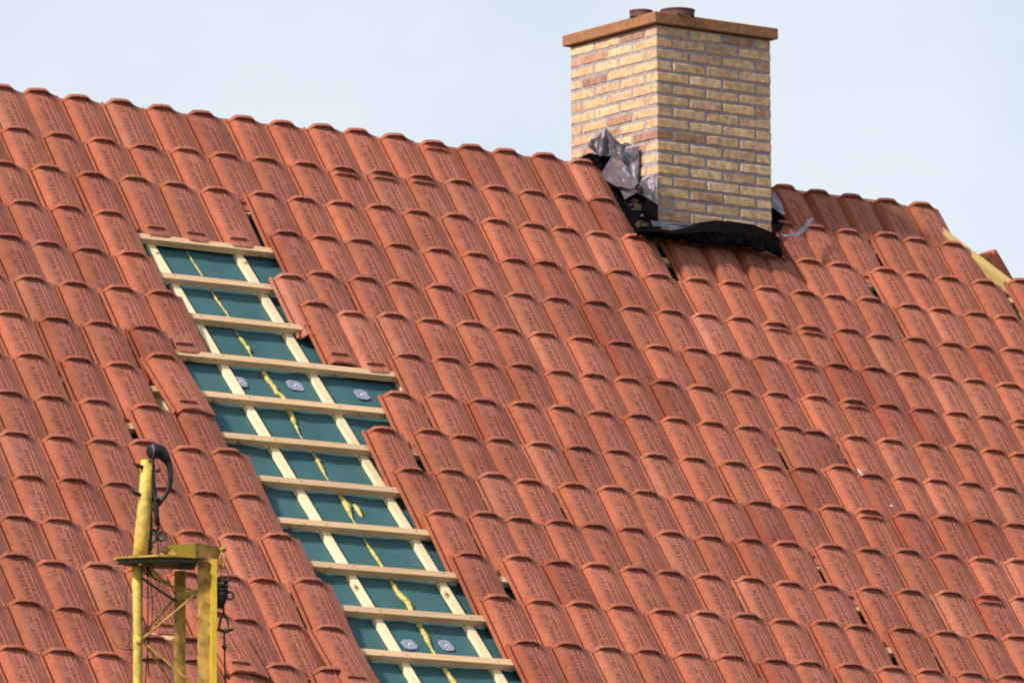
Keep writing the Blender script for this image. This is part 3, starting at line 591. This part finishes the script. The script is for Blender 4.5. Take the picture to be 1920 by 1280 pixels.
# cap slab
ov = .032; cz0 = ztop_+.010; chh = .064
bm = bmesh.new(); bmesh.ops.create_cube(bm, size=1)
for v in bm.verts: v.co = Vector((v.co.x*(W+2*ov), v.co.y*(W+2*ov), v.co.z*chh))
bmesh.ops.bevel(bm, geom=list(bm.edges), offset=.004, segments=1, affect='EDGES')
me = bpy.data.meshes.new('cap'); bm.to_mesh(me); bm.free(); me.materials.append(M_CAP)
o = bpy.data.objects.new('cap', me); C.objects.link(o); o.location = (CHX+W/2, CHY+W/2, cz0+chh/2); o.parent = chim
ct_ = cz0+chh
for (x, y, r, h) in FLUES:
    n = 28; V = []; rr_ = [(r*.98, 0), (r*.98, h-.010), (r*1.02, h-.008), (r*1.02, h), (r*.84, h), (r*.82, -.0)]
    for (q, z) in rr_:
        for i in range(n): V.append((x+q*math.cos(2*math.pi*i/n), y+q*math.sin(2*math.pi*i/n), ct_+z))
    F = [(j*n+i, j*n+(i+1) % n, (j+1)*n+(i+1) % n, (j+1)*n+i) for j in range(5) for i in range(n)]
    child(fixn(mesh_obj('flue_liner', V, F, M_FLUE, smooth=False)), chim)

def sheet(name, poly, m, parent, th=.003, bump=.015, seed=0, cuts=3, label=None):
    """crumpled sheet from an outline in metres: filled, refined, dented and given thickness"""
    pts = [Vector(p) for p in poly]
    cen = sum(pts, Vector())/len(pts)
    nrm = Vector()
    for a, b in zip(pts, pts[1:]+pts[:1]): nrm += (a-cen).cross(b-cen)
    nrm.normalize()
    if nrm.dot(fw) > 0: nrm = -nrm
    bm = bmesh.new()
    vs_ = [bm.verts.new(p) for p in pts]; bm.faces.new(vs_)
    bmesh.ops.triangulate(bm, faces=bm.faces, ngon_method='BEAUTY')
    bmesh.ops.subdivide_edges(bm, edges=bm.edges, cuts=cuts, use_grid_fill=True)
    for v in bm.verts:
        a = abs(noise.noise(v.co*8+Vector((seed, 0, 0)))); b_ = noise.noise(v.co*24+Vector((0, seed, 0)))
        v.co += nrm*(bump*(a*1.6+b_*.45))
    bm.normal_update()
    vm = {}
    back = [bm.verts.new(v.co-nrm*th) for v in bm.verts[:]]
    bm.verts.ensure_lookup_table()
    nv = len(bm.verts)//2
    bd = [e_ for e_ in bm.edges if len(e_.link_faces) == 1]
    bm.verts.index_update()
    fl = [[v.index for v in f_.verts] for f_ in bm.faces]
    for f_ in fl: bm.faces.new([bm.verts[i+nv] for i in f_[::-1]])
    for e_ in bd:
        i, j = e_.verts[0].index, e_.verts[1].index
        bm.faces.new([bm.verts[i], bm.verts[j], bm.verts[j+nv], bm.verts[i+nv]])
    bmesh.ops.recalc_face_normals(bm, faces=bm.faces)
    me = bpy.data.meshes.new(name); bm.to_mesh(me); bm.free(); me.materials.append(m)
    o = bpy.data.objects.new(name, me); C.objects.link(o); o.parent = parent
    if label: o['label'] = label
    return o
sheet('bitumen_and_gap_sheet', SHEETS['dark'], M_BIT, chim, bump=.008, seed=1)
sheet('bitumen_and_gap_sheet', SHEETS['foot'], M_BIT, chim, bump=.01, seed=21)
sheet('bitumen_and_gap_sheet', SHEETS['hole'], M_BIT, chim, bump=.01, seed=2)  # black sheet standing in for the dark gap between tiles and chimney
sheet('lead_sheet', SHEETS['upper'], M_LEAD, chim, bump=.012, seed=3)
sheet('lead_sheet', SHEETS['right'], M_LEAD, chim, bump=.012, seed=4)
sheet('lead_sheet', SHEETS['low'], M_LEAD, chim, bump=.008, seed=5)
sheet('lead_sheet', SHEETS['mid'], M_LEAD, chim, bump=.010, seed=6)
sheet('lead_sheet', SHEETS['flap'], simple_mat('dark_lead_sheet', (.10, .085, .11), .48, .4, .4, 12, metal=.4, bump=.004), chim, bump=.032, seed=7, label='dark lead flap curling off the chimney')
sheet('lead_sheet', SHEETS['strip'], M_LEAD, chim, bump=.012, seed=8)
sheet('lead_sheet', SHEETS['curl'], M_LEAD, chim, bump=.02, seed=9, label='lead corner curled up over the tiles')
sheet('lead_sheet', SHEETS['sliver'], M_LEAD, chim, bump=.008, seed=10)
sheet('bitumen_and_gap_sheet', SHEETS['rcorner'], M_BIT, chim, bump=.01, seed=12)
m_rub = simple_mat('rubble', (.045, .03, .02), .9, .1, .6, 60, bump=.004)
dp = [Vector(p) for p in SHEETS['debris']]; dc = sum(dp, Vector())/len(dp)
for i_ in range(6):
    q = dc.lerp(dp[i_], .75); l_ = .03+.012*(i_ % 3)
    rz_ = Matrix.Rotation(i_*1.3, 3, 'Z') @ Matrix.Rotation(i_*.8, 3, 'X')
    child(fixn(mesh_obj('rubble', [v_+Vector([random.uniform(-.006, .006) for _ in range(3)]) for v_ in box_v(q, rz_ @ Vector((l_, 0, 0)), rz_ @ Vector((0, l_*.7, 0)), rz_ @ Vector((0, 0, l_*.5)))], BOXF, m_rub)), chim)
for p in NAILS:
    v = [Vector(p)+Vector((-.004*0, .009*math.cos(q*math.pi/3), .009*math.sin(q*math.pi/3))) for q in range(6)]+[Vector(p)+Vector((-.008, .004*math.cos(q*math.pi/3), .004*math.sin(q*math.pi/3))) for q in range(6)]
    child(fixn(mesh_obj('nail', v, [(q, (q+1) % 6, 6+(q+1) % 6, 6+q) for q in range(6)]+[tuple(6+q for q in range(6))], M_NAIL)), chim)
# bitumen apron in front of the chimney; its black also holds underside shade; three rows of points
ap = SHEETS['apron']; n = len(ap[0]); V, F = [], []
NR = 9
for j in range(NR):
    t = j/(NR-1)*2; a = int(min(t, 1.999)); q = t-a
    for i in range(n*3-2):
        ii = i/3; i0 = min(int(ii), n-2); fr = ii-i0
        pa = Vector(ap[a][i0]).lerp(Vector(ap[a][i0+1]), fr); pb = Vector(ap[a+1][i0]).lerp(Vector(ap[a+1][i0+1]), fr)
        p = pa.lerp(pb, q)
        V.append(p+Vector((0, -1, .3))*.012*noise.noise(p*14)*(0 if j == 0 else 1)+((S*.035*noise.noise(p*31)+N*.02*noise.noise(p*23+Vector((5, 0, 0)))) if j == NR-1 else Vector()))
m3 = n*3-2
for j in range(NR-1):
    for i in range(m3-1): F.append((j*m3+i, (j+1)*m3+i, (j+1)*m3+i+1, j*m3+i+1))
nv = len(V); V += [v+Vector((0, .012, -.006)) for v in V]
F += [tuple(i+nv for i in f_[::-1]) for f_ in F]
for i in range(m3-1):
    F.append((i, i+1, i+1+nv, i+nv)); b_ = (NR-1)*m3; F.append((b_+i+1, b_+i, b_+i+nv, b_+i+1+nv))
for j in range(NR-1):
    F.append((j*m3+m3, j*m3, j*m3+nv, j*m3+m3+nv)); F.append((j*m3+m3-1, j*m3+2*m3-1, j*m3+2*m3-1+nv, j*m3+m3-1+nv))
child(fixn(mesh_obj('bitumen_apron', V, F, M_BIT)), chim)['label'] = 'black bitumen apron bulging in front of the chimney foot'

# ------------------------------------------------------------------ hoist mast in front of the roof
HX = Vector((math.cos(YAW), -math.sin(YAW), 0)); HY = Vector((math.sin(YAW), math.cos(YAW), 0)); HZ = Vector((0, 0, 1))
mast = empty('hoist_mast', 'yellow steel hoist mast with round top tube standing before the tiled roof', 'hoist', (MAST[0], MAST[1], GZ))
MR = Matrix((HX, HY, HZ)).transposed().to_4x4()
MO = Vector((0, 0, MAST[2]-GZ))
BOT = GZ-MAST[2]
def LV(p): return MO + HX*p[0]+HY*p[1]+HZ*p[2]
def mt(name, pts, r, m, parent=mast, n=8, closed=False):
    o = tube(name, [LV(p) for p in pts], r, m, parent, n, closed); return o
def mbox(name, x0, x1, y0, y1, z0, z1, m, rz=0, parent=mast):
    cx_, cy_ = (x0+x1)/2, (y0+y1)/2; V = []
    for z in (z0, z1):
        for (x, y) in ((x0, y0), (x1, y0), (x1, y1), (x0, y1)):
            a, b = x-cx_, y-cy_; V.append(LV((cx_+a*math.cos(rz)-b*math.sin(rz), cy_+a*math.sin(rz)+b*math.cos(rz), z)))
    return fixn(mesh_obj(name, V, BOXF, m, parent))
def arc(c, r, a0, a1, n=14, d=0, sy=1):
    return [(c[0]+r*math.cos(rad(a0+(a1-a0)*i/n)), c[1] if len(c) > 2 else d, c[-1]+r*sy*math.sin(rad(a0+(a1-a0)*i/n))) for i in range(n+1)]
# top tube (slightly tapered lean), open at the top
mt('top_tube', [(-0.0862, 0.0000, 0.4653), (-0.0936, 0.0000, 0.2954), (-0.1083, 0.0000, 0.1231), (-0.1182, 0.0000, 0.0049)], [.029,.031,.034,.035], M_YEL, n=20)
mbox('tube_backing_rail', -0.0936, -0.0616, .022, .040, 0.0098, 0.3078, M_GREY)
mt('backing_rail_top', [(-0.0714, 0.0200, 0.3078), (-0.0640, 0.0200, 0.3939), (-0.0566, 0.0200, 0.4481)], [.010,.010,.009], M_RUB)
for (a, b) in (((-0.1083, -0.0200, 0.4309), (-0.1477, -0.0500, 0.4456)), ((-0.1182, -0.0200, 0.3028), (-0.1625, -0.0500, 0.3176))):
    mt('clamp_bolt', [a, [(a[i]+b[i])/2 for i in range(3)], b], [.010, .009, .005], M_STEEL)
mt('clamp_knob', [(-0.0443, 0.0300, 0.4185), (-0.0345, 0.0000, 0.4185), (-0.0271, -0.0100, 0.4185)], [.006,.010,.007], M_STEEL)
# black rubber hook guard: open sleeve at the top and a loop hanging from it
mt('guard_sleeve', [(-0.0640, -0.0200, 0.5022), (-0.0468, 0.0000, 0.5096), (-0.0246, 0.0100, 0.5047), (-0.0025, 0.0100, 0.4826), (0.0123, 0.0100, 0.4530)], [.036,.037,.034,.025,.016], M_RUB, n=16)
rim = []
for i_ in range(18):
    a_ = 2*math.pi*i_/18
    rim.append((-.062+.0*a_+.010*math.cos(a_)+.012*math.sin(a_)*0, -.024-.034*math.cos(a_), .5015+.037*math.sin(a_)))
mt('sleeve_rim', rim, .0028, M_LEAD, n=6, closed=True)
mt('sleeve_lip', [(-0.0714, -0.0200, 0.4629), (-0.0812, -0.0200, 0.4481)], [.012,.004], M_RUB)
mt('guard_loop', [(-0.0098, 0.0100, 0.4924), (0.0049, 0.0100, 0.4678), (0.0172, 0.0100, 0.4382), (0.0222, 0.0100, 0.4087), (0.0222, 0.0100, 0.3742), (0.0148, 0.0100, 0.3348), (-0.0025, 0.0100, 0.3004), (-0.0222, 0.0100, 0.2757), (-0.0345, 0.0100, 0.2560)], [.020,.018,.015,.0135,.0125,.0115,.010,.009,.009], M_RUB, n=10)
mt('guard_strap', [(-0.0640, 0.0000, 0.4727), (-0.0640, 0.0000, 0.4185), (-0.0591, 0.0000, 0.3570), (-0.0517, 0.0000, 0.3078), (-0.0443, 0.0000, 0.2585), (-0.0419, 0.0000, 0.2093), (-0.0345, 0.0000, 0.1625)], [.012,.013,.014,.013,.014,.013,.011], M_RUB, n=10)
mt('buckle', [(-0.0542, -0.0100, 0.2954), (-0.0345, -0.0200, 0.2831), (-0.0222, -0.0100, 0.2708)], [.006,.010,.005], M_STEEL)
mt('swivel', [(-0.0345, 0.0000, 0.1625), (-0.0320, 0.0000, 0.1428)], [.007,.008], M_STEEL)
mt('swivel_ring', arc((-0.0172, 0.0000, 0.1133), .021, 0, 345, 18), .0055, M_STEEL, n=8, closed=True)
mt('hook_point', [(-0.0665, 0.0000, 0.1329), (-0.0492, 0.0000, 0.1231), (-0.0394, 0.0000, 0.1034), (-0.0542, 0.0000, 0.0837), (-0.0665, 0.0000, 0.0936)], [.004,.008,.009,.008,.004], M_STEEL)
mt('pull_cable', [(-0.0345, 0.0000, 0.1379), (-0.0345, 0.0000, 0.0739), (-0.0320, 0.0000, 0.0098)], .0035, M_STEEL)
mt('pull_cable', [(-0.0271, 0.0000, 0.1034), (-0.0172, 0.0100, 0.0492), (0.0049, 0.0000, 0.0098)], .0025, M_STEEL)
mt('eye_bolt', arc((-0.0542, 0.0000, 0.0320), .012, 10, 170, 10), .003, M_OCH)
mt('eye_bolt', arc((-0.0148, -0.0200, 0.0197), .009, 0, 180, 10), .003, M_YEL)
# triangular plate seen edge-on
def plate(name, pts, z0, z1, m):
    n = len(pts); V = [LV((x, y, z0)) for x, y in pts]+[LV((x, y, z1)) for x, y in pts]
    return fixn(mesh_obj(name, V, [tuple(range(n))[::-1], tuple(n+i for i in range(n))]+[(i, (i+1) % n, n+(i+1) % n, n+i) for i in range(n)], m, mast))
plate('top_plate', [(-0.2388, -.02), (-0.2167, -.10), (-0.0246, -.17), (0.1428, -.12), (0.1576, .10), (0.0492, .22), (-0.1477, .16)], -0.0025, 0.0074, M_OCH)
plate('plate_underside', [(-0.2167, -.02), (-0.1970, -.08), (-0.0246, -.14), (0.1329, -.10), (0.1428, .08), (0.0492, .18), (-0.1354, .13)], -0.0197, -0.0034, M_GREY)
mbox('plate_gusset', 0.0616, 0.1379, -.02, .0, -0.0443, -0.0204, M_GREY)
mt('small_lug', [(-0.1157, -0.1000, -0.0295), (-0.1034, -0.1000, -0.0295)], [.005,.005], M_YELB)
# channel head with sheared front
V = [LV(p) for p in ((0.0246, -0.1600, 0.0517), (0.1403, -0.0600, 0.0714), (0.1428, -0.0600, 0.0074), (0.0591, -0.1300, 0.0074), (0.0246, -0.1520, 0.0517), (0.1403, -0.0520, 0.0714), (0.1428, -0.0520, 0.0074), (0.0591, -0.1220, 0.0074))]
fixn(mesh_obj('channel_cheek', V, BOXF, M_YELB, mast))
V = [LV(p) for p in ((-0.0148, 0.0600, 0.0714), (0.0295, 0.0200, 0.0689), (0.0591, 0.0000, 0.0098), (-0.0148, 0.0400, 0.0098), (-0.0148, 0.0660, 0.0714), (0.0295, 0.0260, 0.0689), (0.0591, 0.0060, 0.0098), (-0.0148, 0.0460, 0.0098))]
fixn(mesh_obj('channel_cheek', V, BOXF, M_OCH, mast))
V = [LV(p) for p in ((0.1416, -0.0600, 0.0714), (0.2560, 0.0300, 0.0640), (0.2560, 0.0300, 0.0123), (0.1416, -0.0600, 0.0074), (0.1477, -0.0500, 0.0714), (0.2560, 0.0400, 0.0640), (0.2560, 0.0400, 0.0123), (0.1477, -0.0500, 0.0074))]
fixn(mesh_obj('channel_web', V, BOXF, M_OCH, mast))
mbox('channel_foot', 0.1034, 0.1871, -.07, .0, -0.0000, 0.0066, M_GREY)
# legs down to the ground
mt('leg', [(-0.1329, 0.0000, -0.0197), (-0.1280, 0.0000, -0.2708), (-0.1256, 0.0000, -0.5663), (-0.1182, 0, BOT)], [.022,.021,.021,.022], M_YEL, n=16)
mbox('leg_shade_strip', -0.1206, -0.1059, .014, .028, BOT, -0.0246, M_GREY)  # dark strip added along the leg's right, standing for its shaded side
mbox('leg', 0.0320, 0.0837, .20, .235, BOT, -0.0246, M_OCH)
mbox('leg', 0.1502, 0.2093, -.02, .02, BOT, -0.0049, M_OCH)  # wide leg face in ochre, its narrow edge in brighter yellow
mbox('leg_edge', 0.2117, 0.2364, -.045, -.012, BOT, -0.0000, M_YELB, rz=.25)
for (z0, z1) in ((1112, 1200), (1290, 1200), (1290, 1380), (1470, 1380), (1470, 1560), (1650, 1560), (1650,1740), (1830,1740)):
    za, zb_ = -(z0-1050)*.002462, -(z1-1050)*.002462
    if zb_ < BOT or za < BOT: continue
    mt('brace', [(0.1477, -.01, za), (-0.1108, 0, zb_)], .0055, M_OCH, n=6)
    mt('brace', [(0.0394, .21, za+.01), (-0.1108, .02, zb_+.02)], .0055, M_OCH, n=6)
mt('brace', [(-0.1182, 0.0000, -0.0492), (0.0197, 0.1000, -0.1083), (0.1477, 0.0000, -0.1428)], .0055, M_OCH, n=6)
mt('brace', [(-0.1182, 0.0000, -0.0739), (-0.0246, 0.1000, -0.1329), (0.0394, 0.2000, -0.1650)], .006, M_GREY, n=6)
mbox('cross_bar', 0.0517, 0.1428, .03, .05, -0.1748, -0.1428, M_OCH, rz=-.35)
mt('brace_joint', [(-0.1182, -0.0200, -0.3595), (-0.1182, -0.0200, -0.3890)], [.013,.013], M_YEL)
mt('guide_arm', [(-0.0689, 0.0000, -0.0295), (-0.0492, 0.0000, -0.0689), (-0.0148, 0.0000, -0.0936), (0.0197, 0.0000, -0.1034)], [.010,.010,.008,.006], M_OCH)
mt('guide_arm', [(-0.0837, 0.0500, -0.0295), (-0.0640, 0.0500, -0.0591), (-0.0345, 0.0500, -0.0837)], [.010,.010,.006], M_GREY)
mt('tie_lug', [(0.0271, -0.0200, -0.0394), (0.0295, -0.0200, -0.0640)], [.006,.005], M_YEL)
mt('control_wire', [(-0.0837, 0.0200, -0.0246), (-0.0812, 0.0200, -0.1477), (-0.0812, 0.0200, -0.3201), (-0.0812, 0.0200, -0.4678), (-0.0739, 0.0200, -0.5367)], .0028, M_STEEL)
mt('control_wire', [(-0.0714, 0.0200, -0.0985), (-0.0591, 0.0200, -0.1723), (-0.0616, 0.0200, -0.2708), (-0.0665, 0.0200, -0.3201), (-0.0837, 0.0200, -0.4432), (-0.0911, 0.0200, -0.5663), (-0.0936, 0.0200, -0.8617)], .0024, M_STEEL)
mt('control_wire', [(-0.1133, 0.0200, -0.1526), (-0.0936, 0.0200, -0.1674), (-0.0640, 0.0200, -0.1723), (-0.0394, 0.0200, -0.1526), (-0.0295, 0.0200, -0.1182), (-0.0320, 0.0200, -0.0788)], .0022, M_STEEL)
mt('control_wire', [(-0.1576, -0.0100, -0.0886), (-0.1748, -0.0100, -0.1231), (-0.1797, -0.0100, -0.1970), (-0.1723, -0.0100, -0.2585), (-0.1551, -0.0100, -0.3078), (-0.1650, -0.0100, -0.3570), (-0.1625, -0.0100, -0.3988), (-0.1477, 0.0100, -0.4235)], .0022, M_STEEL)
mt('control_wire', [(-0.2462, -0.0100, -0.3521), (-0.2314, -0.0100, -0.3841), (-0.2117, -0.0100, -0.4087), (-0.1822, -0.0100, -0.4136), (-0.1428, 0.0100, -0.4112)], .0020, M_STEEL)

# hanging chain block, held by the mast but a thing of its own
blk = empty('chain_block', 'black chain block hanging by a shackle from the right end of the yellow mast head', 'chain block', (MAST[0], MAST[1], MAST[2]))
MO2 = MO
def LV(p): return HX*p[0]+HY*p[1]+HZ*p[2]
def ht(name, pts, r, m, n=8, closed=False): return tube(name, [LV(p) for p in pts], r, m, blk, n, closed)
ht('shackle', [(0.2560, 0.0000, 0.0492), (0.2684, -0.0100, 0.0542), (0.2782, 0.0000, 0.0443)], [.010,.014,.008], M_OCH)
ht('shackle', [(0.2634, 0.0000, 0.0394), (0.2536, 0.0000, 0.0049), (0.2536, 0.0000, -0.0246), (0.2610, 0.0000, -0.0394), (0.2708, 0.0000, -0.0246), (0.2733, 0.0000, 0.0098), (0.2684, 0.0000, 0.0345)], [.006,.006,.006,.008,.005,.005,.005], M_OCH)
ht('wire_loop', arc((0.2634, 0.0000, -0.0689), .030, 120, -220, 20, sy=1.25), .0035, M_GREY, n=6)
V = []; F = []
import random as _r
prof = [(1082, .014), (1086, .028), (1091, .040), (1095, .034), (1099, .041), (1103, .034), (1107, .040), (1111, .033), (1115, .038), (1121, .034), (1127, .030), (1134, .022), (1141, .010)]
for py, w_ in prof:
    for q in range(10):
        t = 2*math.pi*q/10; V.append(LV((0.2560+w_*math.cos(t)*1.02-.004, w_*.8*math.sin(t), -(py-1050)*.002462)))
for j in range(len(prof)-1):
    for q in range(10): F.append((j*10+q, j*10+(q+1) % 10, j*10+10+(q+1) % 10, j*10+10+q))
F.append(tuple(range(10))); F.append(tuple((len(prof)-1)*10+q for q in range(10))[::-1])
fixn(mesh_obj('block_body', V, F, M_RUB, blk))
for i_ in range(3): ht('lacing', [(0.2560, -0.0100, -0.0689), ((.2413+i_*.0123), -.02, -0.0936), ((.2364+i_*.0148), -.033, -0.1133)], .002, M_OCH, n=6)
ht('side_ring', arc((0.2979, 0.0000, -0.1650), .017, 0, 345, 16), .0055, M_RUB, closed=True)
ht('hanger', [(0.2684, 0.0000, -0.1920), (0.2696, 0.0000, -0.2364), (0.2708, 0.0000, -0.2560)], [.006,.005,.006], M_STEEL)
ht('chain_link', [(0.2708, 0.0000, -0.2536), (0.2560, 0.0000, -0.2708), (0.2511, 0.0000, -0.2954), (0.2487, 0.0000, -0.3250), (0.2930, 0.0000, -0.3250), (0.2905, 0.0000, -0.2954), (0.2856, 0.0000, -0.2708)], .0055, M_STEEL, closed=True)
ht('lower_bar', [(0.2388, 0.0000, -0.3201), (0.2560, 0.0000, -0.3250), (0.2733, 0.0000, -0.3324), (0.2954, 0.0000, -0.3250), (0.3151, 0.0000, -0.3201)], [.007,.008,.011,.008,.006], M_STEEL)
ht('rope', [(0.2721, 0.0000, -0.3324), (0.2733, 0.0000, -0.3939), (0.2757, 0.0000, -0.4924), (0.2782, 0.0000, -0.5909), (0.2807, 0.0000, -1.1079)], .0042, M_STEEL)
ht('knot', [(0.2610, 0.0000, -0.4013), (0.2733, -0.0050, -0.4038), (0.2856, 0.0000, -0.4013)], [.005,.011,.004], M_STEEL)
ht('knot', [(0.2733, 0.0000, -0.3865), (0.2733, -0.0050, -0.4038), (0.2757, 0.0000, -0.4210)], [.005,.011,.004], M_STEEL)


# group every repeated part name is plain; parts need no labels
scene.render.engine = 'CYCLES'
scene.cycles.filter_width = 2.0
